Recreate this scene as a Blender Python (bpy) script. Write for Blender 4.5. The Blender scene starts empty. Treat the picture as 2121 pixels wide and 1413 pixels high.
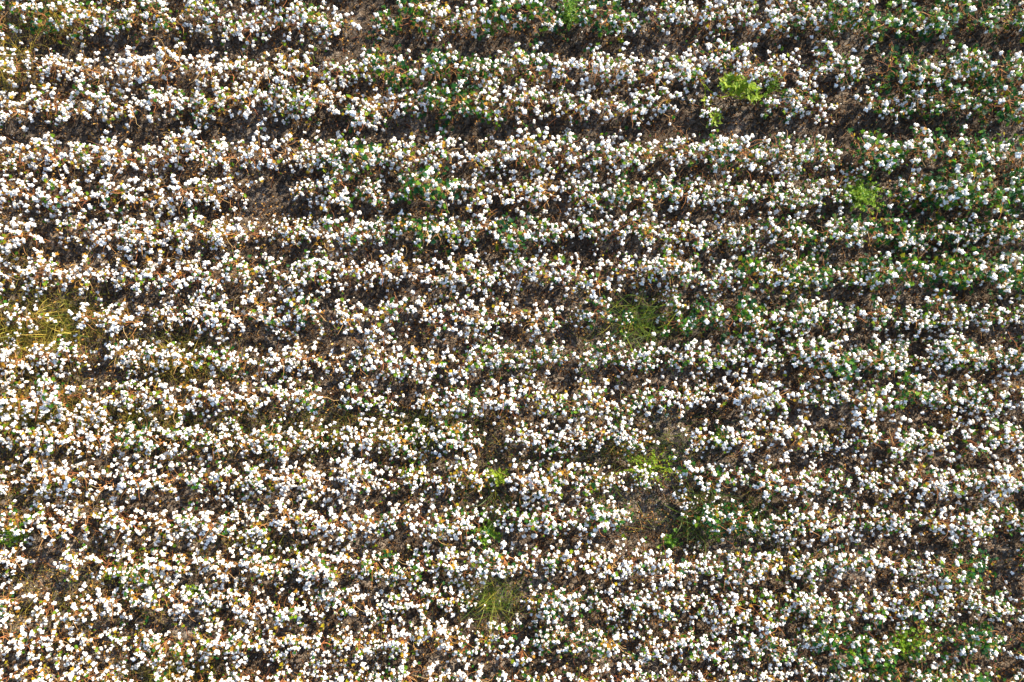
import bpy, math, numpy as np
from mathutils import Vector, Matrix, Euler
rng = np.random.default_rng(7)
C = bpy.context.scene.collection
R = math.radians

# ------------------------------------------------------------------ camera
CAM_H = 12.5
HFOV = R(73.7)
TAN = math.tan(HFOV / 2)
cam_d = bpy.data.cameras.new('camera')
cam = bpy.data.objects.new('camera', cam_d)
C.objects.link(cam)
cam.location = (0, 0, CAM_H)
cam.rotation_euler = (0, 0, 0)
cam_d.sensor_width = 36
cam_d.lens = 18 / TAN
cam_d.clip_end = 2000
bpy.context.scene.camera = cam

# ------------------------------------------------------------------ light
SUN_ELEV, SUN_AZ = R(27), R(50)          # azimuth measured from +X towards +Y
world = bpy.data.worlds.new('World')
bpy.context.scene.world = world
world.use_nodes = True
wn = world.node_tree
wn.nodes.clear()
sky = wn.nodes.new('ShaderNodeTexSky')
sky.sky_type = 'NISHITA'
sky.sun_disc = False
sky.sun_elevation = SUN_ELEV
sky.sun_rotation = math.pi / 2 - SUN_AZ
bg = wn.nodes.new('ShaderNodeBackground')
bg.inputs[1].default_value = 0.11
wo = wn.nodes.new('ShaderNodeOutputWorld')
wn.links.new(sky.outputs[0], bg.inputs[0])
wn.links.new(bg.outputs[0], wo.inputs[0])
sd = bpy.data.lights.new('sun', 'SUN')
sd.energy = 5.0
sd.angle = R(0.5)
sd.color = (1.0, 0.85, 0.64)
sun = bpy.data.objects.new('sun', sd)
C.objects.link(sun)
sdir = Vector((math.cos(SUN_ELEV) * math.cos(SUN_AZ), math.cos(SUN_ELEV) * math.sin(SUN_AZ), math.sin(SUN_ELEV)))
sun.rotation_euler = sdir.to_track_quat('Z', 'Y').to_euler()
sun.location = sdir * 40
vs = bpy.context.scene.view_settings
vs.view_transform = 'Standard'
vs.look = 'None'
vs.gamma = 1
vs.use_curve_mapping = False
vs.exposure = 1.75
bpy.context.scene.cycles.max_bounces = 6
bpy.context.scene.cycles.diffuse_bounces = 3
bpy.context.scene.cycles.transparent_max_bounces = 4

def at(px, py, z=0.0):
    """ground point that stands under a place of the 2121 x 1413 photograph"""
    d = (CAM_H - z) * TAN / 1060.5
    return ((px - 1060.5) * d, -(py - 706.5) * d)

def to_px(x, y, z=0.0):
    d = (CAM_H - z) * TAN / 1060.5
    return x / d + 1060.5, -y / d + 706.5

# ------------------------------------------------------------------ materials
def new_mat(name):
    m = bpy.data.materials.new(name)
    m.use_nodes = True
    nt = m.node_tree
    nt.nodes.clear()
    out = nt.nodes.new('ShaderNodeOutputMaterial')
    return m, nt, out

def tint_ramp(nt, stops, attr='tint'):
    a = nt.nodes.new('ShaderNodeAttribute')
    a.attribute_name = attr
    r = nt.nodes.new('ShaderNodeValToRGB')
    el = r.color_ramp.elements
    while len(el) < len(stops):
        el.new(0.5)
    for e, (p, c) in zip(el, stops):
        e.position = p
        e.color = (*c, 1)
    nt.links.new(a.outputs['Fac'], r.inputs[0])
    return r

def organic(name, stops, rough=0.6, trans=0.0, tstops=None, spec=0.3, noise=0.0, nscale=60):
    m, nt, out = new_mat(name)
    r = tint_ramp(nt, stops)
    p = nt.nodes.new('ShaderNodeBsdfPrincipled')
    p.inputs['Roughness'].default_value = rough
    p.inputs['Specular IOR Level'].default_value = spec
    col = r.outputs[0]
    if noise:
        g = nt.nodes.new('ShaderNodeNewGeometry')
        n = nt.nodes.new('ShaderNodeTexNoise')
        n.inputs['Scale'].default_value = nscale
        n.inputs['Detail'].default_value = 3
        nt.links.new(g.outputs['Position'], n.inputs['Vector'])
        mr = nt.nodes.new('ShaderNodeMapRange')
        mr.inputs['From Min'].default_value = 0.3
        mr.inputs['From Max'].default_value = 0.7
        mr.inputs['To Min'].default_value = 1 - noise
        mr.inputs['To Max'].default_value = 1 + noise
        nt.links.new(n.outputs['Fac'], mr.inputs['Value'])
        mx = nt.nodes.new('ShaderNodeVectorMath')
        mx.operation = 'SCALE'
        nt.links.new(col, mx.inputs[0])
        nt.links.new(mr.outputs[0], mx.inputs['Scale'])
        col = mx.outputs[0]
    nt.links.new(col, p.inputs['Base Color'])
    sh = p.outputs[0]
    if trans:
        t = nt.nodes.new('ShaderNodeBsdfTranslucent')
        if tstops:
            r2 = tint_ramp(nt, tstops)
            nt.links.new(r2.outputs[0], t.inputs[0])
        else:
            nt.links.new(col, t.inputs[0])
        mix = nt.nodes.new('ShaderNodeMixShader')
        mix.inputs[0].default_value = trans
        nt.links.new(sh, mix.inputs[1])
        nt.links.new(t.outputs[0], mix.inputs[2])
        sh = mix.outputs[0]
    nt.links.new(sh, out.inputs[0])
    return m

M_COTTON = organic('cotton_lint', [(0, (.60, .56, .48)), (.2, (.78, .76, .71)), (.4, (.85, .85, .84)), (1, (.90, .90, .90))], rough=1.0, spec=0.0, trans=0.34)
M_BUR = organic('boll_husk', [(0, (.06, .030, .014)), (1, (.24, .13, .055))], rough=.8, noise=.3)
M_GREENBOLL = organic('closed_boll_skin', [(0, (.10, .07, .02)), (.5, (.26, .20, .05)), (1, (.13, .17, .03))], rough=.45)
M_STEM = organic('stem_bark', [(0, (.11, .035, .018)), (.4, (.27, .095, .035)), (.75, (.40, .20, .07)), (1, (.42, .29, .13))], rough=.6)
LEAFC = [(0, (.005, .034, .020)), (.35, (.008, .062, .016)), (.62, (.035, .125, .008)), (.8, (.12, .21, .008)), (.9, (.36, .28, .012)), (1, (.24, .09, .015))]
LEAFT = [(0, (.03, .14, .03)), (.35, (.06, .24, .015)), (.62, (.16, .36, .015)), (.8, (.34, .46, .02)), (.9, (.60, .46, .03)), (1, (.45, .16, .02))]
M_LEAF = organic('cotton_leaf', LEAFC, rough=.6, trans=.42, tstops=LEAFT, spec=.15, noise=.2, nscale=45)
M_DRY = organic('dry_leaf', [(0, (.012, .006, .003)), (.45, (.052, .025, .008)), (.75, (.28, .135, .030)), (1, (.52, .33, .10))], rough=.8, trans=.3,
                tstops=[(0, (.10, .03, .01)), (.45, (.26, .09, .02)), (1, (.75, .36, .05))])
M_GRASS = organic('grass_blade', [(0, (.020, .055, .010)), (.4, (.07, .12, .015)), (.7, (.24, .24, .03)), (1, (.42, .32, .07))], rough=.5, trans=.35,
                  tstops=[(0, (.06, .18, .01)), (.4, (.20, .34, .02)), (.7, (.55, .50, .04)), (1, (.80, .58, .10))])
M_WEED = organic('weed_leaf', [(0, (.025, .08, .008)), (.5, (.09, .20, .008)), (1, (.26, .34, .02))], rough=.55, trans=.42,
                 tstops=[(0, (.08, .24, .01)), (.5, (.26, .50, .01)), (1, (.60, .66, .04))])

def soil_material():
    m, nt, out = new_mat('cracked_soil')
    N, L = nt.nodes.new, nt.links.new
    g = N('ShaderNodeNewGeometry')
    def noise(scale, detail=5, rough=.6, vec=None):
        n = N('ShaderNodeTexNoise')
        n.inputs['Scale'].default_value = scale
        n.inputs['Detail'].default_value = detail
        n.inputs['Roughness'].default_value = rough
        L(vec or g.outputs['Position'], n.inputs['Vector'])
        return n
    warp = noise(5, 3)
    sub = N('ShaderNodeVectorMath'); sub.operation = 'SCALE'; sub.inputs['Scale'].default_value = .09
    L(warp.outputs['Color'], sub.inputs[0])
    add = N('ShaderNodeVectorMath'); add.operation = 'ADD'
    L(g.outputs['Position'], add.inputs[0]); L(sub.outputs[0], add.inputs[1])
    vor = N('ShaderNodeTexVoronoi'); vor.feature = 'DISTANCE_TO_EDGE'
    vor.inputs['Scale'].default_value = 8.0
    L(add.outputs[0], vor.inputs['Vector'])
    vor2 = N('ShaderNodeTexVoronoi'); vor2.feature = 'DISTANCE_TO_EDGE'
    vor2.inputs['Scale'].default_value = 21.0
    L(add.outputs[0], vor2.inputs['Vector'])
    def mr(sock, a, b, c, d):
        k = N('ShaderNodeMapRange')
        k.inputs['From Min'].default_value = a; k.inputs['From Max'].default_value = b
        k.inputs['To Min'].default_value = c; k.inputs['To Max'].default_value = d
        L(sock, k.inputs['Value']); return k.outputs[0]
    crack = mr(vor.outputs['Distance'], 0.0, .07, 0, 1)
    crack2 = mr(vor2.outputs['Distance'], 0.0, .06, .55, 1)
    big = noise(.9, 4)
    mid = noise(9, 6, .7)
    fine = noise(70, 4, .7)
    ramp = N('ShaderNodeValToRGB')
    el = ramp.color_ramp.elements
    el[0].position = .34; el[0].color = (.028, .019, .012, 1)
    el[1].position = .68; el[1].color = (.30, .26, .22, 1)
    e = el.new(.5); e.color = (.098, .077, .058, 1)
    mixv = N('ShaderNodeMath'); mixv.operation = 'ADD'
    L(mr(mid.outputs['Fac'], 0, 1, 0, .62), mixv.inputs[0]); L(mr(big.outputs['Fac'], 0, 1, 0, .40), mixv.inputs[1])
    L(mixv.outputs[0], ramp.inputs[0])
    # red-brown leaf crumbs trodden into the earth, with a shape of their own
    red = noise(24, 5, .75)
    rf = mr(red.outputs['Fac'], .50, .62, 0, .6)
    mixc = N('ShaderNodeMixRGB'); mixc.inputs[2].default_value = (.055, .026, .009, 1)
    L(rf, mixc.inputs[0]); L(ramp.outputs[0], mixc.inputs[1])
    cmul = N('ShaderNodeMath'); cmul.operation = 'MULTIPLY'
    L(mr(crack, 0, 1, .45, 1), cmul.inputs[0]); L(mr(fine.outputs['Fac'], .3, .7, .75, 1.2), cmul.inputs[1])  # cracks darkened in the colour too, painted shade for depth they lack
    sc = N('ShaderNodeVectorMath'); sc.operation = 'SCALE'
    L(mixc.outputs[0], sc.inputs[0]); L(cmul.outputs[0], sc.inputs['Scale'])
    p = N('ShaderNodeBsdfPrincipled')
    p.inputs['Roughness'].default_value = .95
    p.inputs['Specular IOR Level'].default_value = .15
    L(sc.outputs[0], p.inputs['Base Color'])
    h = N('ShaderNodeMath'); h.operation = 'MULTIPLY'
    L(crack, h.inputs[0]); L(crack2, h.inputs[1])
    h2 = N('ShaderNodeMath'); h2.operation = 'ADD'
    L(h.outputs[0], h2.inputs[0]); L(mid.outputs['Fac'], h2.inputs[1])
    h3 = N('ShaderNodeMath'); h3.operation = 'MULTIPLY_ADD'; h3.inputs[1].default_value = .35
    L(fine.outputs['Fac'], h3.inputs[0]); L(h2.outputs[0], h3.inputs[2])
    b = N('ShaderNodeBump')
    b.inputs['Strength'].default_value = 1.0
    b.inputs['Distance'].default_value = .035
    L(h3.outputs[0], b.inputs['Height']); L(b.outputs[0], p.inputs['Normal'])
    L(p.outputs[0], out.inputs[0])
    return m
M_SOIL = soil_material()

# ------------------------------------------------------------------ mesh helpers (all triangles, numpy)
class Geo:
    """verts, tris, per-vertex tint, per-face material slot, per-face smooth"""
    def __init__(s):
        s.v, s.f, s.t, s.m, s.n = [], [], [], [], 0
    def add(s, v, f, tint=0.5, mat=0):
        v = np.asarray(v, np.float32).reshape(-1, 3)
        f = np.asarray(f, np.int32).reshape(-1, 3)
        s.v.append(v); s.f.append(f + s.n)
        t = np.empty(len(v), np.float32); t[:] = tint
        s.t.append(t)
        mm = np.empty(len(f), np.int32); mm[:] = mat
        s.m.append(mm)
        s.n += len(v)
    def arrays(s):
        if not s.v:
            z = np.zeros
            return z((0, 3), np.float32), z((0, 3), np.int32), z(0, np.float32), z(0, np.int32)
        return np.concatenate(s.v), np.concatenate(s.f), np.concatenate(s.t), np.concatenate(s.m)

def make_mesh(name, arrs, mats, smooth=True):
    v, f, t, m = arrs
    me = bpy.data.meshes.new(name)
    me.vertices.add(len(v)); me.vertices.foreach_set('co', v.astype(np.float32).ravel())
    me.loops.add(len(f) * 3); me.loops.foreach_set('vertex_index', f.astype(np.int32).ravel())
    me.polygons.add(len(f)); me.polygons.foreach_set('loop_start', np.arange(0, len(f) * 3, 3, dtype=np.int32))
    for x in mats:
        me.materials.append(x)
    me.polygons.foreach_set('material_index', m.astype(np.int32))
    me.polygons.foreach_set('use_smooth', np.full(len(f), smooth, bool))
    a = me.attributes.new('tint', 'FLOAT', 'POINT')
    a.data.foreach_set('value', t.astype(np.float32))
    me.update(calc_edges=True)
    return me

def link(name, me, parent=None, **props):
    o = bpy.data.objects.new(name, me)
    C.objects.link(o)
    if parent:
        o.parent = parent
    for k, v in props.items():
        o[k] = v
    return o

def empty(name, loc, **props):
    o = bpy.data.objects.new(name, None)
    o.empty_display_size = .1
    C.objects.link(o)
    o.location = loc
    for k, v in props.items():
        o[k] = v
    return o

def basis(d, up=(0, 0, 1)):
    d = np.asarray(d, float); d = d / (np.linalg.norm(d) + 1e-9)
    u = np.asarray(up, float)
    if abs(d @ u) > .95:
        u = np.array([1., 0, 0])
    s = np.cross(u, d); s /= np.linalg.norm(s)
    w = np.cross(d, s)
    return s, w, d

def tube(pts, rad, n=4):
    pts = np.asarray(pts, float); k = len(pts)
    rad = np.broadcast_to(np.asarray(rad, float), (k,))
    dirs = np.gradient(pts, axis=0)
    s0 = None; V = []
    for p, d, r in zip(pts, dirs, rad):
        s, w, _ = basis(d)
        a = np.arange(n) * 2 * math.pi / n
        V.append(p + r * (np.cos(a)[:, None] * s + np.sin(a)[:, None] * w))
    V = np.concatenate(V); F = []
    for i in range(k - 1):
        for j in range(n):
            a, b = i * n + j, i * n + (j + 1) % n
            F += [(a, b, b + n), (a, b + n, a + n)]
    return V, F

def ico(sub):
    import bmesh
    bm = bmesh.new(); bmesh.ops.create_icosphere(bm, subdivisions=sub, radius=1)
    v = np.array([x.co[:] for x in bm.verts]); f = np.array([[x.index for x in p.verts] for p in bm.faces])
    bm.free(); return v, f
ICO2, ICO1 = ico(2), ico(1)

def rotz(a):
    c, s = math.cos(a), math.sin(a)
    return np.array([[c, -s, 0], [s, c, 0], [0, 0, 1.]])
def tilt_to(d):
    s, w, d = basis(d); return np.array([s, w, d]).T

# ---- leaf shapes
half = [(.30, -.13), (.66, .04), (.37, .30), (.60, .66), (.22, .60)]
LEAF2D = np.array([(0, .26)] + [(0, -.02)] + half + [(0, 1.02)] + [(-x, y) for x, y in half[::-1]])
LEAFF = [(0, i, i + 1) for i in range(1, len(LEAF2D) - 1)] + [(0, len(LEAF2D) - 1, 1)]
def leaf(geo, p, d, nrm, size, tint, mat=0, curl=None, narrow=1.0):
    """palmate leaf growing from p along d, its face towards nrm"""
    d = np.asarray(d, float); d /= np.linalg.norm(d) + 1e-9
    n = np.asarray(nrm, float); n = n - (n @ d) * d; n /= np.linalg.norm(n) + 1e-9
    s = np.cross(d, n)
    curl = rng.uniform(.1, .55) if curl is None else curl
    x, y = LEAF2D[:, 0] * narrow, LEAF2D[:, 1]
    z = curl * (np.abs(x) * .6 - .5 * y * y) + rng.normal(0, .04, len(x))
    V = p + size * (x[:, None] * s + y[:, None] * d + z[:, None] * n)
    geo.add(V, LEAFF, tint, mat)
CURL2D = np.array([(0, 0), (.3, .3), (.22, .8), (0, 1.05), (-.25, .75), (-.32, .25), (0, .5)])
CURLF = [(6, i, (i + 1) % 6) for i in range(6)]
def dryleaf(geo, p, d, size, tint, mat=0):
    s, w, d = basis(d)
    a = rng.uniform(0, 6.28); s, w = math.cos(a) * s + math.sin(a) * w, -math.sin(a) * s + math.cos(a) * w
    x, y = CURL2D[:, 0], CURL2D[:, 1]
    z = rng.uniform(.6, 1.6) * np.abs(x) - .4 * y * y + rng.normal(0, .06, 7)
    geo.add(p + size * (x[:, None] * s + y[:, None] * d + z[:, None] * w), CURLF, tint, mat)

# ------------------------------------------------------------------ bolls
def boll_arrays(seed):
    """open boll: fluffy locks round a small hollow, on a dry star-shaped husk"""
    r = np.random.default_rng(seed)
    g = Geo()
    n = r.choice([3, 4, 4, 5])
    opened = r.choice([.8, 1, 1.1, 1.3, 1.5])
    a0 = r.uniform(0, 6.28)
    for i in range(n):
        a = a0 + i * 2 * math.pi / n + r.normal(0, .14)
        off = (.0150 if n > 3 else .013) * opened * r.uniform(.8, 1.2)
        R3 = .0205 * r.uniform(.88, 1.15)
        v = ICO2[0].copy() if seed < 0 else ICO1[0].copy()
        f = ICO1[1]
        v *= (1 + .24 * r.normal(size=len(v)))[:, None]
        v *= np.array([1.12, .86, 1.0]) * R3
        v = v @ rotz(a).T
        v += np.array([math.cos(a) * off, math.sin(a) * off, .014 + r.normal(0, .003)])
        g.add(v, f, np.clip(r.normal(.25 if seed % 5 == 0 else .6, .2), 0, 1), 0)
    for i in range(n):
        a = a0 + (i + .5) * 2 * math.pi / n
        c, s = math.cos(a), math.sin(a)
        L = .042 * r.uniform(.8, 1.15)
        V = [(0, 0, -.012), (c * L * .5 - s * .011, s * L * .5 + c * .011, -.006), (c * L, s * L, .006 + r.normal(0, .004)),
             (c * L * .5 + s * .011, s * L * .5 - c * .011, -.006)]
        g.add(V, [(0, 1, 2), (0, 2, 3)], r.uniform(0, 1), 1)
    return g.arrays()
NBOLL = 15
BOLL = [boll_arrays(100 + i) for i in range(NBOLL)]
BOLL_ME = [make_mesh('cotton_boll', b, [M_COTTON, M_BUR]) for b in BOLL]

def closed_arrays(seed):
    r = np.random.default_rng(seed); g = Geo()
    v = ICO1[0] * np.array([.015, .015, .021]); v[:, 2] += .012 + .35 * np.where(v[:, 2] > .012, v[:, 2], 0)
    g.add(v, ICO1[1], r.uniform(0, 1), 0)
    return g.arrays()
CLOSED = [closed_arrays(i) for i in range(3)]
CLOSED_ME = [make_mesh('closed_boll', b, [M_GREENBOLL]) for b in CLOSED]

# ------------------------------------------------------------------ cotton plants
def cotton_plant(kind, gold=False):
    """kind 0 bare, 1 sparse leaves, 2 leafy, 3 very leafy with few bolls"""
    stem, fol, bolls, closed = Geo(), Geo(), [], []
    h = rng.uniform(.40, .56)
    lean = rng.normal(0, .10, 2)
    ts = np.linspace(0, 1, 6)
    main = np.stack([lean[0] * ts + rng.normal(0, .006, 6), lean[1] * ts + rng.normal(0, .006, 6), ts * h], 1)
    main[0, :2] = 0; main[0, 2] = -.05
    st = rng.uniform(0, .6)
    V, F = tube(main, np.linspace(.008, .0035, 6), 5)
    stem.add(V, F, st)
    nb = rng.integers(9, 13)
    target = [23, 23, 20, 12][kind] + rng.integers(-4, 5)
    a0 = rng.uniform(0, 6.28)
    nodes = []
    for i in range(nb):
        t = .16 + .80 * i / (nb - 1)
        q = np.array([np.interp(t, ts, main[:, k]) for k in range(3)])
        az = a0 + i * 2.39 + rng.normal(0, .3)
        Lr = (.34 * (1 - t) + .13) * rng.uniform(.7, 1.25)
        el = rng.uniform(.15, .75)
        k = 4
        pts = [q]
        for j in range(1, k + 1):
            az2 = az + (.35 if j % 2 else -.35) * rng.uniform(.4, 1.2)
            stp = Lr / k
            e2 = el - .12 * j + rng.normal(0, .12)
            pts.append(pts[-1] + stp * np.array([math.cos(az2) * math.cos(e2) * 1.12, math.sin(az2) * math.cos(e2), math.sin(e2)]))
        pts = np.array(pts)
        pts[:, 2] = np.maximum(pts[:, 2], .03)
        V, F = tube(pts, np.linspace(.0048, .0028, k + 1), 3)
        stem.add(V, F, np.clip(st + rng.normal(.15, .2), 0, 1))
        for j in (2, 3, 4):
            nodes.append((pts[j], pts[j] - pts[j - 1], j, t))
    nodes.append((main[-1], main[-1] - main[-2], 4, 1))
    for _ in range(rng.integers(2, 5)):          # long bare whips
        t = rng.uniform(.3, 1); q = np.array([np.interp(t, ts, main[:, k]) for k in range(3)])
        az = rng.uniform(0, 6.28); Lr = rng.uniform(.22, .42); pts = [q]; e2 = rng.uniform(.2, .9)
        for j in range(5):
            az += rng.normal(0, .35); e2 -= rng.uniform(0, .25)
            pts.append(pts[-1] + Lr / 5 * np.array([math.cos(az) * math.cos(e2), math.sin(az) * math.cos(e2), math.sin(e2)]))
        V, F = tube(pts, np.linspace(.0042, .0022, 6), 3)
        stem.add(V, F, np.clip(st + rng.normal(.4, .2), 0, 1))
    order = rng.permutation(len(nodes))
    # outer and upper nodes carry open cotton first
    order = sorted(order, key=lambda i: -(nodes[i][2] * .5 + nodes[i][3] * 1.2 + rng.uniform(0, 1.6)))
    for c, i in enumerate(order):
        p, d, j, t = nodes[i]
        d = d / (np.linalg.norm(d) + 1e-9)
        near = any(np.hypot(*(p[:2] - b[2][:2])) < .050 for b in bolls)
        if len(bolls) < target and (not near or rng.uniform() < .22):
            dd = d * .8 + np.array([0, 0, .75]) + rng.normal(0, .35, 3)
            M = tilt_to(dd) @ rotz(rng.uniform(0, 6.28)) * rng.uniform(.72, 1.32)
            bolls.append((rng.integers(NBOLL), M, p + .012 * dd))
        elif len(closed) < 2 and rng.uniform() < .2:
            dd = d + rng.normal(0, .4, 3)
            closed.append((rng.integers(3), tilt_to(dd) * rng.uniform(.8, 1.2), p))
    nl = [14, 26, 46, 74][kind] + rng.integers(0, [4, 7, 12, 18][kind])
    for _ in range(nl):
        p, d, j, t = nodes[rng.integers(len(nodes))]
        a = rng.uniform(0, 6.28)
        d2 = np.array([math.cos(a), math.sin(a), rng.uniform(-.3, .5)])
        pet = p + d2 * rng.uniform(.02, .08) + np.array([0, 0, rng.uniform(0, .05)])
        V, F = tube([p, (p + pet) / 2 + [0, 0, .006], pet], .0016, 3)
        fol.add(V, F, .8, 2)
        tint = np.clip(rng.beta(1.5, 2.6) + (.22, .16, .05, -.04)[kind] + (rng.uniform(.1, .45) if gold else 0) + (.2 if rng.uniform() < .12 else 0), 0, .97)
        nrm = np.array([rng.normal(.25, .5), rng.normal(.2, .5), 1.0])
        leaf(fol, pet, d2 + np.array([0, 0, rng.uniform(-.7, .1)]), nrm, rng.uniform(.026, .070) * (1.1 if kind == 3 else .92), tint, 0)
    for _ in range(rng.integers(8, 15)):          # tan bracts and empty husks
        p, d, j, t = nodes[rng.integers(len(nodes))]
        dd = d / (np.linalg.norm(d) + 1e-9) + rng.normal(0, .5, 3)
        for q in range(3):
            dryleaf(fol, p + rng.normal(0, .006, 3), dd + rng.normal(0, .6, 3), rng.uniform(.014, .028), rng.uniform(.72, 1), 1)
    for _ in range([34, 32, 26, 16][kind] + rng.integers(0, 8)):
        p, d, j, t = nodes[rng.integers(len(nodes))]
        dryleaf(fol, p, np.array([rng.normal(), rng.normal(), -.8]), rng.uniform(.022, .05), np.clip(rng.beta(2, 2.2), 0, 1), 1)
    return stem.arrays(), fol.arrays(), bolls, closed

KINDS = [0] * 8 + [1] * 8 + [2] * 8 + [3] * 5
GOLD = [i % 2 == 0 and k < 3 for i, k in enumerate(KINDS)]
VARS = [cotton_plant(k, gd) for k, gd in zip(KINDS, GOLD)]
BY = {k: [i for i, kk in enumerate(KINDS) if kk == k] for k in range(4)}
FOLM = [M_LEAF, M_DRY, M_STEM]

def merged(var):
    """whole plant as arrays, slots: cotton, husk, stem, leaf, dry, petiole(stem), closed"""
    st, fo, bo, cl = var
    g = Geo()
    g.add(st[0], st[1], st[2], 2)
    g.add(fo[0], fo[1], fo[2], np.array([3, 4, 2])[fo[3]] if len(fo[3]) else 3)
    for b, M, p in bo:
        v, f, t, m = BOLL[b]; g.add(v @ M.T + p, f, t, m)
    for b, M, p in cl:
        v, f, t, m = CLOSED[b]; g.add(v @ M.T + p, f, t, 5)
    return g.arrays()
MERGED = [merged(v) for v in VARS]
ALLM = [M_COTTON, M_BUR, M_STEM, M_LEAF, M_DRY, M_GREENBOLL]

# density of bare gaps and of green leaves, read off the photograph (x, y, rx, ry, strength)
GAPS = [(590, 395, 85, 26, 1), (720, 632, 60, 26, .9), (1425, 205, 55, 40, 1), (1400, 900, 75, 28, 1), (1410, 930, 50, 26, .7),
        (400, 1292, 75, 26, .9), (905, 768, 70, 24, .8), (130, 650, 70, 30, .8), (750, 40, 30, 34, 1), (1000, 605, 50, 20, .6),
        (1195, 655, 34, 22, .8), (1215, 520, 34, 20, .7), (1345, 40, 30, 20, .5), (325, 190, 50, 20, .6), (1750, 210, 45, 26, .7),
        (1035, 905, 60, 30, .7), (1230, 372, 40, 20, .6), (835, 330, 28, 24, .7), (1530, 970, 50, 18, .5), (560, 940, 50, 16, .3),
        (880, 1290, 40, 20, .4), (1318, 668, 76, 48, 1), (1020, 1242, 70, 46, 1), (1790, 402, 66, 44, 1), (1520, 190, 105, 42, 1), (1462, 195, 70, 50, 1),
        (1345, 962, 84, 44, 1), (1035, 985, 26, 18, .8), (100, 20, 80, 20, .6), (10, 130, 30, 26, .6), (30, 700, 70, 24, .5),
        (1440, 1075, 75, 34, .7), (620, 1200, 50, 20, .4), (1830, 1250, 50, 30, .3), (1250, 880, 60, 16, .4), (500, 700, 60, 20, .3),
        (1650, 890, 50, 20, .35), (1100, 1120, 40, 20, .3), (840, 1130, 50, 20, .3), (690, 800, 50, 20, .2), (1880, 700, 60, 20, .3),
        (2065, 425, 50, 26, .7), (1930, 1345, 110, 34, .6), (800, 100, 34, 40, .5), (1175, 28, 34, 26, .7), (1600, 600, 60, 20, .3)]
LEAFY = [(60, 30, 140, 44, .75), (290, 20, 120, 34, .6), (820, 95, 70, 75, 1.0), (1120, 40, 190, 40, .85), (940, 235, 100, 44, .75),
         (980, 155, 110, 44, .7), (735, 345, 70, 36, .7), (590, 215, 50, 30, .5), (885, 400, 70, 44, .7), (870, 450, 100, 40, .7),
         (2000, 25, 170, 60, 1.0), (1800, 30, 170, 50, .75), (1860, 340, 260, 50, .7), (2065, 430, 90, 44, 1.2), (1890, 440, 200, 46, 1.05),
         (1960, 560, 190, 80, .85), (1660, 600, 140, 44, .85), (1400, 655, 170, 46, .95), (1370, 775, 70, 30, .6), (1120, 710, 90, 32, .85),
         (1235, 765, 70, 40, .6), (1060, 515, 70, 30, .65), (940, 945, 90, 40, .5), (1450, 1065, 120, 44, .8), (1930, 1345, 170, 60, 1.05),
         (1750, 1345, 90, 50, .7), (1000, 1115, 70, 34, .7), (250, 1195, 70, 34, .45), (810, 1190, 110, 34, .5), (2050, 1160, 90, 70, .6),
         (1900, 775, 170, 40, .5), (1400, 345, 80, 30, .5), (1650, 355, 110, 40, .5), (1990, 185, 140, 90, .65), (1840, 190, 130, 80, .45),
         (60, 350, 90, 26, .35), (480, 1010, 60, 26, .3), (1250, 940, 80, 30, .65), (1600, 190, 60, 40, .5), (20, 1110, 40, 34, .6),
         (1730, 860, 60, 40, .4), (1560, 690, 120, 40, .6), (1280, 430, 100, 40, .35), (250, 930, 60, 30, .25), (1620, 1170, 120, 60, .35),
         (420, 1330, 120, 50, .35), (1180, 1300, 110, 60, .4), (1290, 850, 90, 30, .3), (1700, 520, 120, 50, .5)]
def field(lst, x, y):
    s = 0
    k = .72 if lst is GAPS else 1
    for a, b, rx, ry, w in lst:
        rx, ry = rx * k, ry * k
        s = max(s, w * math.exp(-(((x - a) / rx) ** 2 + ((y - b) / ry) ** 2) * .8))
    return s

def pick(kind, px):
    c = np.array(BY[kind]); gd = np.array([GOLD[i] for i in c])
    pg = min(.9, max(.12, .95 - px / 1700))  # more yellowed plants leftwards; their colour also stands in for warm light there
    w = np.where(gd, pg / max(gd.sum(), 1), (1 - pg) / max((~gd).sum(), 1))
    return int(rng.choice(c, p=w / w.sum()))
ROWS = [-42, 38, 142, 214, 319, 400, 482, 566, 653, 741, 822, 906, 992, 1080, 1165, 1249, 1331, 1413, 1496]
ORD = ['', 'first', 'second', 'third', 'fourth', 'fifth', 'sixth', 'seventh', 'eighth', 'ninth', 'tenth', 'eleventh', 'twelfth', 'thirteenth',
       'fourteenth', 'fifteenth', 'sixteenth', 'seventeenth', '']
ROW_Y = [at(0, y, .33)[1] for y in ROWS]
SP = .29
plants = []
for ri, ry in enumerate(ROWS):
    x = -10.6 + rng.uniform(0, SP)
    ph = rng.uniform(0, 6.28)
    while x < 10.6:
        y0 = ROW_Y[ri] + .03 * math.sin(x * .55 + ph) + rng.normal(0, .045)
        px, py = to_px(x, y0, .33)
        gap = field(GAPS, px, py)
        green = field(LEAFY, px, py) + .14 + .26 * max(px / 2121, 0) ** 1.5 + rng.normal(0, .14)
        s = rng.uniform(.74, 1.14) * (1.0 - .45 * gap * (gap > .3))
        if 10 < rng.uniform(0, 1) or rng.uniform() < gap * .95 or rng.uniform() < .035:
            x += SP * rng.uniform(.7, 1.2); continue
        kind = 0 if green < .22 else 1 if green < .46 else 2 if green < .76 else 3
        if kind == 3:
            s *= 1.1
        plants.append(dict(x=x, y=y0, s=s, rz=rng.uniform(0, 6.28), kind=kind, var=pick(kind, px), row=ri, px=px, py=py))
        x += SP * rng.uniform(.65, 1.35)

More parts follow.
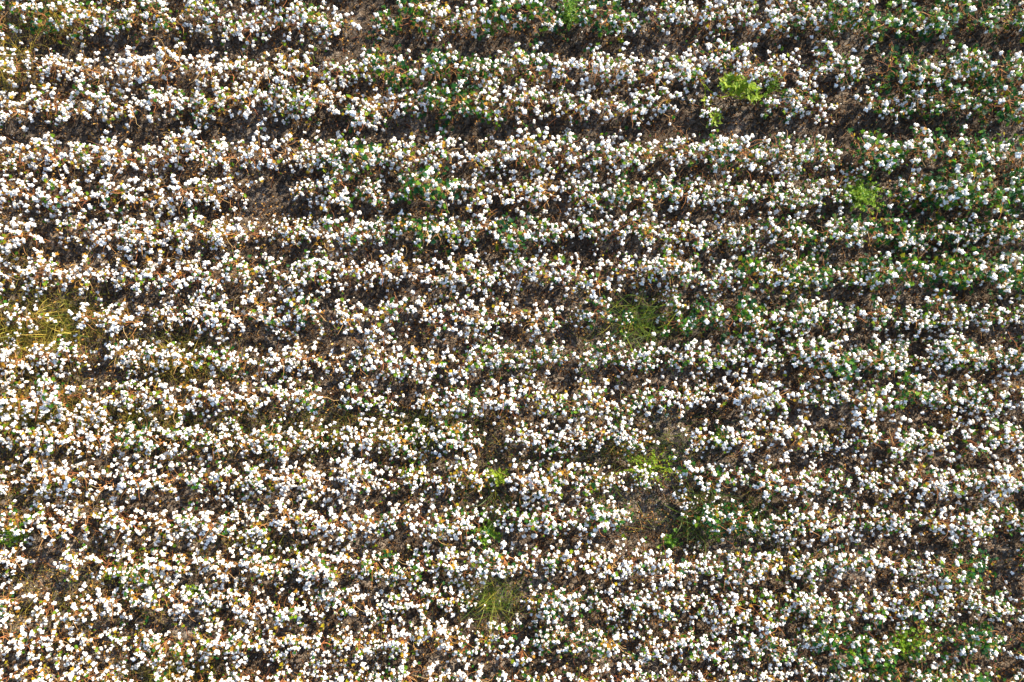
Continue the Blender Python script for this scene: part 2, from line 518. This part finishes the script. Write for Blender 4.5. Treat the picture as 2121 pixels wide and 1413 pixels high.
for _ in range(120):                      # volunteers straying into the furrows
    x, y0 = rng.uniform(-10.5, 10.5), rng.uniform(-7.0, 3.2)
    px, py = to_px(x, y0, .33)
    if field(GAPS, px, py) > .35:
        continue
    row = int(np.argmin([abs(y0 - q) for q in ROW_Y]))
    kind = int(rng.choice([0, 1, 1]))
    plants.append(dict(x=x, y=y0, s=rng.uniform(.55, .8), rz=rng.uniform(0, 6.28), kind=kind, var=pick(kind, px), row=row, px=px, py=py))

def ground_z(x, y):
    """beds under the rows, furrows between them, clods (numpy friendly)"""
    ry = np.array(ROW_Y)[::-1]
    idx = np.clip(np.searchsorted(ry, y), 1, len(ry) - 1)
    lo, hi = ry[idx - 1], ry[idx]
    u = np.clip((y - lo) / (hi - lo), 0, 1)
    inside = (y > ry[0]) & (y < ry[-1])
    u = np.where(inside, u, np.mod(np.where(y > 0, y - ry[-1], y - ry[0]) / .76, 1))
    return .045 * np.cos(2 * math.pi * u) + .012 * np.sin(x * 1.7 + y * 2.3) + .008 * np.sin(x * 4.1 - y * 3.7)

# the 300 that show largest in the photograph stand as things of their own
inside = [p for p in plants if -20 < p['px'] < 2141 and -20 < p['py'] < 1433]
for p in inside:
    p['score'] = p['s']  / math.sqrt(p['x'] ** 2 + p['y'] ** 2 + 12.1 ** 2)
inside.sort(key=lambda p: -p['score'])
solo = inside[:300]
for p in solo:
    p['solo'] = True
LOOK = ['leafless brown cotton plant, white bolls', 'thinly leaved cotton plant, white bolls',
        'leafy green cotton plant, white bolls', 'bushy dark green cotton plant']
protos = {}
BOLLROT = {}
def mat4(M, p):
    m = Matrix.Identity(4)
    for i in range(3):
        for j in range(3):
            m[i][j] = M[i][j]
        m[i][3] = p[i]
    return m
def build_proto(vi):
    st, fo, bo, cl = VARS[vi]
    root = empty('cotton_plant', (0, 0, 0))
    link('stem', make_mesh('stem', st, [M_STEM]), root)
    link('foliage', make_mesh('foliage', fo, FOLM), root)
    for b, M, p in bo:
        link('cotton_boll', BOLL_ME[b], root).matrix_local = mat4(M, p)
    for b, M, p in cl:
        link('closed_boll', CLOSED_ME[b], root).matrix_local = mat4(M, p)
    return root, list(root.children)
for p in sorted(solo, key=lambda p: (p['row'], p['x'])):
    vi = p['var']
    if vi not in protos:
        protos[vi] = build_proto(vi)
        root = protos[vi][0]
    else:
        src, kids = protos[vi]
        root = src.copy(); C.objects.link(root)
        for k in kids:
            c = k.copy(); C.objects.link(c); c.parent = root
    root.location = (p['x'], p['y'], float(ground_z(p['x'], np.array(p['y']))))
    root.rotation_euler = (0, 0, p['rz'])
    root.scale = (p['s'],) * 3
    root['label'] = '%s, %s row from top, %.1f percent from left edge' % (LOOK[p['kind']], ORD[p['row']], p['px'] / 21.21)
    root['category'] = 'cotton plant'
    root['group'] = 'cotton plants in the crop rows'
# the rest of the field as one mass
rest = [p for p in plants if not p.get('solo')]
Vs, Fs, Ts, Ms, n = [], [], [], [], 0
for vi in range(len(VARS)):
    v, f, t, m = MERGED[vi]
    for p in [q for q in rest if q['var'] == vi]:
        z = float(ground_z(p['x'], np.array(p['y'])))
        Vs.append((v @ rotz(p['rz']).T.astype(np.float32) * p['s'] + np.array([p['x'], p['y'], z], np.float32)).astype(np.float32))
        Fs.append(f + n); Ts.append(t); Ms.append(m); n += len(v)
link('cotton_plants', make_mesh('cotton_plants', (np.concatenate(Vs), np.concatenate(Fs), np.concatenate(Ts), np.concatenate(Ms)), ALLM),
     kind='stuff', label='white cotton plants in rows filling the outer parts of the field', category='cotton plants')
print('plants', len(plants), 'inside', len(inside), 'tris', sum(len(f) for f in Fs))

# ------------------------------------------------------------------ ground
def axis(half_in, step, far):
    inn = np.arange(-half_in, half_in + step / 2, step)
    k, out = step, []
    p = half_in
    while p < far:
        k *= 1.25; p += k; out.append(p)
    out = np.array(out)
    return np.concatenate([-out[::-1], inn, out])
gx, gy = axis(10.6, .035, 400), axis(7.6, .025, 400)
X, Y = np.meshgrid(gx, gy)
Z = ground_z(X, Y)
nearm = (np.abs(X) < 10.7) & (np.abs(Y) < 7.7)
cl = rng.normal(0, 1, X.shape)
cl = (cl + np.roll(cl, 1, 0) + np.roll(cl, 1, 1) + np.roll(np.roll(cl, 1, 0), 1, 1)) / 4
cl2 = cl
for _ in range(4):
    cl2 = (cl2 + np.roll(cl2, 1, 0) + np.roll(cl2, -1, 0) + np.roll(cl2, 1, 1) + np.roll(cl2, -1, 1)) / 5
Z = np.where(nearm, Z + cl * .004 + cl2 * .035, np.clip(Z, -.06, .06) * 0 - .02)
nx, ny = len(gx), len(gy)
V = np.stack([X.ravel(), Y.ravel(), Z.ravel()], 1)
i = (np.arange(ny - 1)[:, None] * nx + np.arange(nx - 1)[None, :]).ravel()
F = np.concatenate([np.stack([i, i + 1, i + nx + 1], 1), np.stack([i, i + nx + 1, i + nx], 1)])
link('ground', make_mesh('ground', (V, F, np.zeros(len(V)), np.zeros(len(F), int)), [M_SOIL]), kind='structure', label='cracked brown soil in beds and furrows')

# ------------------------------------------------------------------ litter
def scatter(n, yspread):
    row = rng.integers(0, len(ROW_Y), n)
    x = rng.uniform(-10.4, 10.4, n)
    y = np.array(ROW_Y)[row] + rng.normal(-.03, yspread, n)
    px, py = to_px(x, y)
    keep = np.ones(n)
    for a, b, rx, ry, w in GAPS[:24]:
        keep = np.minimum(keep, 1 - .92 * w * np.exp(-(((px - a) / rx / .8) ** 2 + ((py - b) / ry) ** 2)))
    k = rng.uniform(0, 1, n) < keep
    x, y = x[k], y[k]
    return x, y
g = Geo()
x, y = scatter(115000, .25)
z = ground_z(x, y)
NL = len(x)
a = rng.uniform(0, 6.28, NL); sz = rng.uniform(.014, .048, NL); tl = rng.normal(0, .45, (NL, 2)); lift = rng.uniform(.012, .06, NL)
bx, by = CURL2D[:, 0], CURL2D[:, 1] - .5
zz = rng.uniform(.2, 1.5, (NL, 1)) * np.abs(bx) - .4 * by ** 2 + rng.normal(0, .08, (NL, 7))
ca, sa = np.cos(a)[:, None], np.sin(a)[:, None]
lx, ly = bx * ca - by * sa, bx * sa + by * ca
LV = np.stack([x[:, None] + sz[:, None] * lx, y[:, None] + sz[:, None] * ly, (z + lift)[:, None] + sz[:, None] * (zz + tl[:, :1] * lx + tl[:, 1:] * ly)], 2)
LF = (np.array(CURLF)[None] + (np.arange(NL) * 7)[:, None, None]).reshape(-1, 3)
link('fallen_leaves', make_mesh('fallen_leaves', (LV.reshape(-1, 3), LF, np.repeat(np.clip(rng.beta(1.2, 2.0, NL) + .22 * np.clip(1 - (x + 10) / 12, 0, 1), 0, 1), 7), np.zeros(len(LF), int)), [M_DRY]),  # golder to the left: dry matter plus warm light painted into the tint
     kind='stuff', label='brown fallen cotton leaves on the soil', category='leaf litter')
g = Geo()
x, y = scatter(8500, .28); z = ground_z(x, y)
for i in range(len(x)):
    a = rng.uniform(0, 6.28); L = rng.uniform(.05, .26)
    d = np.array([math.cos(a), math.sin(a), 0]); p = np.array([x[i], y[i], z[i] + .018])
    V, F = tube([p, p + d * L * .5 + [rng.normal(0, .01), rng.normal(0, .01), rng.uniform(.0, .03)], p + d * L + [0, 0, rng.uniform(0, .03)]], rng.uniform(.0016, .0035), 3)
    g.add(V, F, rng.uniform(.2, 1))
link('twigs', make_mesh('twigs', g.arrays(), [M_STEM]), kind='stuff', label='thin fallen twigs lying in the furrows', category='twigs')
g = Geo()
x, y = scatter(2200, .33); z = ground_z(x, y)
for i in range(len(x)):
    s = rng.uniform(.004, .016)
    v = ICO1[0] * (1 + .25 * rng.normal(size=len(ICO1[0])))[:, None] * s * np.array([1.2, .9, .5])
    g.add(v @ rotz(rng.uniform(0, 6.28)).T + [x[i], y[i], z[i] + .018], ICO1[1], rng.uniform(0, .6))
link('cotton_lint', make_mesh('cotton_lint', g.arrays(), [M_COTTON]), kind='stuff', label='scraps of white lint fallen on the soil', category='cotton lint')

# ------------------------------------------------------------------ grass and weeds
def grass_tuft(px, py, n, length, tint, label, spread=1.0, heads=0, toward=None, base=.05):
    x0, y0 = at(px, py, .1)
    z0 = float(ground_z(x0, np.array(y0)))
    root = empty('grass_tuft', (x0, y0, z0), label=label, category='grass', group='grass tufts among the cotton')
    g = Geo()
    base *= 1.5; n = int(n * .85)
    for i in range(n):
        a = rng.uniform(0, 6.28) if toward is None else rng.normal(toward, .55)
        L = length * rng.uniform(.3, 1.25)
        lean = rng.uniform(.15, 1.0) * spread
        b = np.array([rng.normal(0, base), rng.normal(0, base), -.01])
        k = 6; pts = [b]; e = math.pi / 2 - lean * .45
        for j in range(k):
            e -= lean * rng.uniform(.15, .42); a += rng.normal(0, .08)
            pts.append(pts[-1] + L / k * np.array([math.cos(a) * math.cos(e), math.sin(a) * math.cos(e), math.sin(e)]))
        pts = np.array(pts); pts[:, 2] = np.maximum(pts[:, 2], .0)
        w = .0044 * np.array([.8, 1, 1, .9, .7, .5, .1]) * rng.uniform(.7, 1.3)
        s = np.cross(np.gradient(pts, axis=0), [0, 0, 1.]); s /= np.linalg.norm(s, axis=1)[:, None] + 1e-6
        s += rng.normal(0, .25, 3)
        V = np.concatenate([pts - s * w[:, None], pts + s * w[:, None]])
        m = k + 1
        F = []
        for j in range(k):
            F += [(j, j + 1, m + j + 1), (j, m + j + 1, m + j)]
        g.add(V, F, np.clip(tint + rng.normal(0, .2), 0, 1))
    link('blades', make_mesh('blades', g.arrays(), [M_GRASS]), root)
    if heads:
        g = Geo()
        for i in range(heads):
            a = rng.uniform(0, 6.28) if toward is None else rng.normal(toward, .5)
            L = length * rng.uniform(.8, 1.25); d = np.array([math.cos(a), math.sin(a), 0])
            pts = [np.zeros(3), d * L * .3 + [0, 0, .34 * L + .05], d * L * .7 + [0, 0, .50 * L + .05], d * L + [0, 0, .48 * L + .04]]
            V, F = tube(pts, [.003, .0026, .002, .0015], 3); g.add(V, F, np.clip(tint + .15, 0, 1))
            for q in range(14):
                t = rng.uniform(.72, 1); c = pts[2] + (pts[3] - pts[2]) * (t - .7) / .3
                e = c + rng.normal(0, .022, 3)
                V, F = tube([c, e], [.0022, .003], 3); g.add(V, F, np.clip(tint + .3, 0, 1))
        link('seed_heads', make_mesh('seed_heads', g.arrays(), [M_GRASS]), root)
    return root
grass_tuft(110, 18, 95, .75, .88, 'large yellow grass tuft at the top left corner, blades sweeping right', 1.1, 14, toward=-.35, base=.2)
grass_tuft(4, 135, 90, .55, .92, 'glowing golden grass clump on the left edge near the top', 1.0, 5, base=.12)
grass_tuft(25, 700, 100, .55, .78, 'yellow grass clump on the left edge, half way down', 1.1, 6, base=.2)
grass_tuft(130, 655, 110, .5, .72, 'flat golden grass patch on bare soil near the left edge', 1.2, 3, base=.16)
grass_tuft(372, 738, 85, .42, .86, 'small golden grass clump among bolls left of centre, eighth and ninth rows', .9, 4, base=.1)
grass_tuft(30, 855, 80, .6, .8, 'dry yellow grass on the left edge below the golden clumps', 1.2, 5, base=.16)
grass_tuft(280, 868, 45, .45, .6, 'thin olive grass in the furrow at the left, tenth furrow down', 1.2, base=.14)
grass_tuft(560, 905, 40, .4, .62, 'thin olive grass tuft between rows, left of the picture centre', 1.1, base=.1)
grass_tuft(880, 882, 80, .5, .45, 'thin green grass tuft in the furrow just below left of centre', 1.1, base=.12)
grass_tuft(1318, 668, 190, .62, .34, 'dark green grass tuft with long radiating blades right of the centre', 1.05, 8, base=.13)
grass_tuft(1022, 1238, 130, .55, .40, 'round green grass tuft with radiating blades at the bottom centre', 1.1, 10, base=.1)
grass_tuft(1455, 1068, 150, .55, .22, 'dark green grass tuft below the yellow weed, right of the centre', 1.1, 3, base=.18)
grass_tuft(1560, 1075, 60, .45, .26, 'smaller dark green grass tuft beside the big dark one', 1.1, base=.12)
grass_tuft(1255, 1000, 50, .42, .42, 'slim green grass tuft left below the yellow weed', 1.1, base=.1)
grass_tuft(1025, 1045, 55, .5, .38, 'thin green grass beneath the pale round weed', 1.1, base=.12)
grass_tuft(1655, 590, 35, .4, .5, 'sparse green grass blades in the leafy patch at right', 1.0, base=.1)
grass_tuft(560, 1145, 45, .45, .5, 'olive grass blades in a lower left furrow', 1.1, base=.12)
grass_tuft(350, 1405, 90, .45, .74, 'bright yellow grass tuft on the bottom edge at left', 1.0, 4, base=.1)
grass_tuft(640, 150, 35, .34, .5, 'small olive grass blades among bolls in the second row', 1.0, base=.1)

def weed(px, py, n, height, radius, leafn, lsize, tint, label, narrow=.5, sx=1.0, sy=1.0, mat=M_WEED, name='weed'):
    """branching weed: stems fan out from the root, small leaves along them"""
    x0, y0 = at(px, py, height * .6)
    root = empty(name, (x0, y0, float(ground_z(x0, np.array(y0)))), label=label, category='weed', group='green weeds among the cotton')
    st, fo = Geo(), Geo()
    for i in range(n):
        a = i * 2.39 + rng.normal(0, .3); rr = radius * math.sqrt((i + .5) / n) * rng.uniform(.7, 1.15)
        tip = np.array([math.cos(a) * rr * sx, math.sin(a) * rr * sy, height * rng.uniform(.6, 1.1) * (1 - .35 * rr / radius)])
        mid = tip * [.45, .45, .6] + rng.normal(0, .02, 3)
        pts = np.array([[0, 0, -.02], mid * .5 + rng.normal(0, .008, 3), mid, (mid + tip) / 2 + rng.normal(0, .015, 3), tip])
        V, F = tube(pts, [.005, .004, .0035, .0028, .0018], 3); st.add(V, F, rng.uniform(.5, 1))
        for q in range(leafn):
            t = rng.uniform(1.2, 4) if q < leafn * .6 else rng.uniform(3, 4)
            j = min(int(t), 3); p = pts[j] + (pts[j + 1] - pts[j]) * (t - j)
            aa = rng.uniform(0, 6.28); d = np.array([math.cos(aa), math.sin(aa), rng.uniform(-.2, .7)])
            leaf(fo, p + d * .012, d, [rng.normal(.2, .4), rng.normal(.2, .4), 1], lsize * rng.uniform(.6, 1.3), np.clip(tint + rng.normal(0, .2), 0, 1), 0, narrow=narrow)
    link('stem', make_mesh('stem', st.arrays(), [mat]), root)
    link('foliage', make_mesh('foliage', fo.arrays(), [mat]), root)
    return root
weed(1788, 405, 54, .6, .42, 16, .036, .58, 'dense round yellow-green bush weed at the upper right', .6, 1.0, .85)
weed(1345, 968, 34, .4, .58, 11, .034, .80, 'wide airy yellow-green weed beside bare soil, below right of centre', .55, 1.1, .75)
weed(1035, 985, 26, .35, .2, 13, .028, .85, 'small pale round weed left of the airy yellow-green weed', .6)
weed(1180, 28, 34, .55, .32, 13, .042, .30, 'bright green upright weed on the top edge', .5, .7, 1.2)
weed(885, 308, 9, .12, .1, 6, .04, .28, 'tiny vivid green seedling on the bare furrow soil', .7)
weed(1600, 178, 16, .35, .25, 10, .035, .45, 'small green weed to the right of the trailing bright weed', .5)
weed(25, 1110, 22, .4, .3, 12, .035, .50, 'green weed on the left edge in the lower half', .6)
weed(1490, 910, 12, .3, .2, 9, .045, .60, 'lime green weed on soil right above the airy yellow-green weed', .8)
weed(1010, 1105, 22, .35, .3, 9, .045, .40, 'green weed above the round grass tuft near the bottom', .7)
weed(395, 1225, 12, .3, .18, 9, .035, .55, 'little green weed among bolls at the lower left', .6)
weed(1880, 1330, 30, .45, .45, 10, .045, .60, 'broad olive-green weed in the leafy patch at the bottom right', .7, 1.3, .8)
weed(1390, 1125, 14, .3, .25, 9, .042, .28, 'vivid green weed just under the large dark grass tuft', .8)
weed(250, 1190, 16, .3, .3, 8, .04, .62, 'olive weed in a lower row at the left', .6)
weed(640, 30, 14, .35, .25, 8, .038, .6, 'olive weed on the top edge left of the bare gap', .6)

# the bright trailing weed on the bare soil, its long stems bent over the ground
x0, y0 = at(1515, 196, .1)
root = empty('weed', (x0, y0, float(ground_z(x0, np.array(y0)))), label='bright lime trailing weed with long bare bent stems on cracked soil', category='weed', group='green weeds among the cotton')
def rel(px, py, z):
    a, b = at(px, py, z); return np.array([a - x0, b - y0, z])
st, fo = Geo(), Geo()
runs = [[(1515, 196, .05), (1495, 200, .12), (1478, 190, .16), (1462, 180, .16), (1450, 160, .13), (1445, 150, .1)],
        [(1462, 180, .16), (1462, 198, .14), (1463, 212, .10)], [(1500, 202, .05), (1485, 195, .14), (1472, 186, .16), (1460, 172, .15)],
        [(1470, 210, .06), (1482, 236, .1), (1476, 252, .1)], [(1515, 196, .05), (1530, 203, .15), (1552, 200, .2), (1562, 206, .2)],
        [(1515, 196, .05), (1512, 182, .25), (1506, 168, .3)], [(1515, 196, .05), (1524, 180, .28), (1522, 168, .34)], [(1515, 196, .05), (1535, 188, .3), (1548, 184, .34)],
        [(1515, 196, .05), (1500, 188, .25), (1497, 180, .3)], [(1515, 196, .05), (1543, 194, .2), (1556, 188, .26)], [(1515, 196, .05), (1528, 190, .3), (1534, 176, .34)]]
tips = [(1463, 212, .10, 10), (1476, 252, .1, 10), (1485, 240, .1, 7), (1506, 168, .3, 16), (1522, 168, .34, 16), (1548, 184, .34, 14), (1497, 180, .3, 14), (1556, 188, .26, 14),
        (1534, 176, .34, 16), (1512, 184, .28, 14), (1526, 190, .25, 14), (1562, 206, .2, 12), (1540, 200, .2, 10), (1545, 176, .3, 10), (1452, 165, .12, 3)]
for r_ in runs:
    pts = np.array([rel(*q) for q in r_])
    V, F = tube(pts, np.linspace(.009, .006, len(pts)), 4); st.add(V, F, .9)
for px, py, z, n in tips:
    c = rel(px, py, z)
    for i in range(int(n * 1.6)):
        a = i * 2.39; d = np.array([math.cos(a), math.sin(a), rng.uniform(-.1, .6)])
        leaf(fo, c + [0, 0, .12] + rng.normal(0, .03, 3) + d * .02, d, [0.2, .2, 1], rng.uniform(.07, .125), np.clip(rng.normal(.80, .14), 0, 1), 0, narrow=.34)
link('stem', make_mesh('stem', st.arrays(), [M_WEED]), root)
link('foliage', make_mesh('foliage', fo.arrays(), [M_WEED]), root)

# thin dry grass creeping through the left of the field
WISPS = [(60, 40, 90, 30, .6), (20, 140, 60, 60, .8), (60, 690, 160, 60, 1), (130, 650, 100, 40, .8), (370, 740, 110, 50, 1), (60, 850, 160, 50, 1), (280, 880, 160, 40, .7),
         (20, 540, 60, 60, .4), (560, 900, 200, 60, .35), (60, 1000, 120, 60, .4), (700, 890, 200, 40, .5), (900, 890, 160, 40, .7), (450, 1130, 200, 40, .3), (360, 1400, 120, 40, .7),
         (1330, 930, 160, 60, .6), (1320, 670, 130, 60, .5), (1460, 1070, 150, 50, .6), (1020, 1240, 100, 60, .6), (150, 1240, 200, 80, .3), (1000, 1000, 120, 60, .3)]
g = Geo()
wi = rng.choice(len(WISPS), 8500, p=(lambda q: q / q.sum())(np.array([w[2] * w[3] * w[4] for w in WISPS], float)))
for k in wi:
    a_, b_, rx, ry, w_ = WISPS[k]
    x_, y_ = at(a_ + rng.normal(0, rx * .55), b_ + rng.normal(0, ry * .6), .1)
    if abs(x_) > 10.4 or abs(y_) > 7.4:
        continue
    a = rng.uniform(0, 6.28); L = rng.uniform(.12, .42); e = rng.uniform(.3, 1.3)
    pts = [np.array([x_, y_, float(ground_z(x_, np.array(y_)))])]
    for j in range(4):
        e -= rng.uniform(.1, .5); a += rng.normal(0, .15)
        pts.append(pts[-1] + L / 4 * np.array([math.cos(a) * math.cos(e), math.sin(a) * math.cos(e), math.sin(e)]))
    pts = np.array(pts); pts[:, 2] = np.maximum(pts[:, 2], pts[0, 2] + .015)
    V, F = tube(pts, [.0026, .0028, .0025, .002, .0008], 3)
    g.add(V, F, np.clip(rng.normal(.80 - .40 * min(a_, 1300) / 1300, .16), 0, 1))
link('grass', make_mesh('grass', g.arrays(), [M_GRASS]), kind='stuff', label='thin yellow and olive grass creeping between the rows', category='grass')
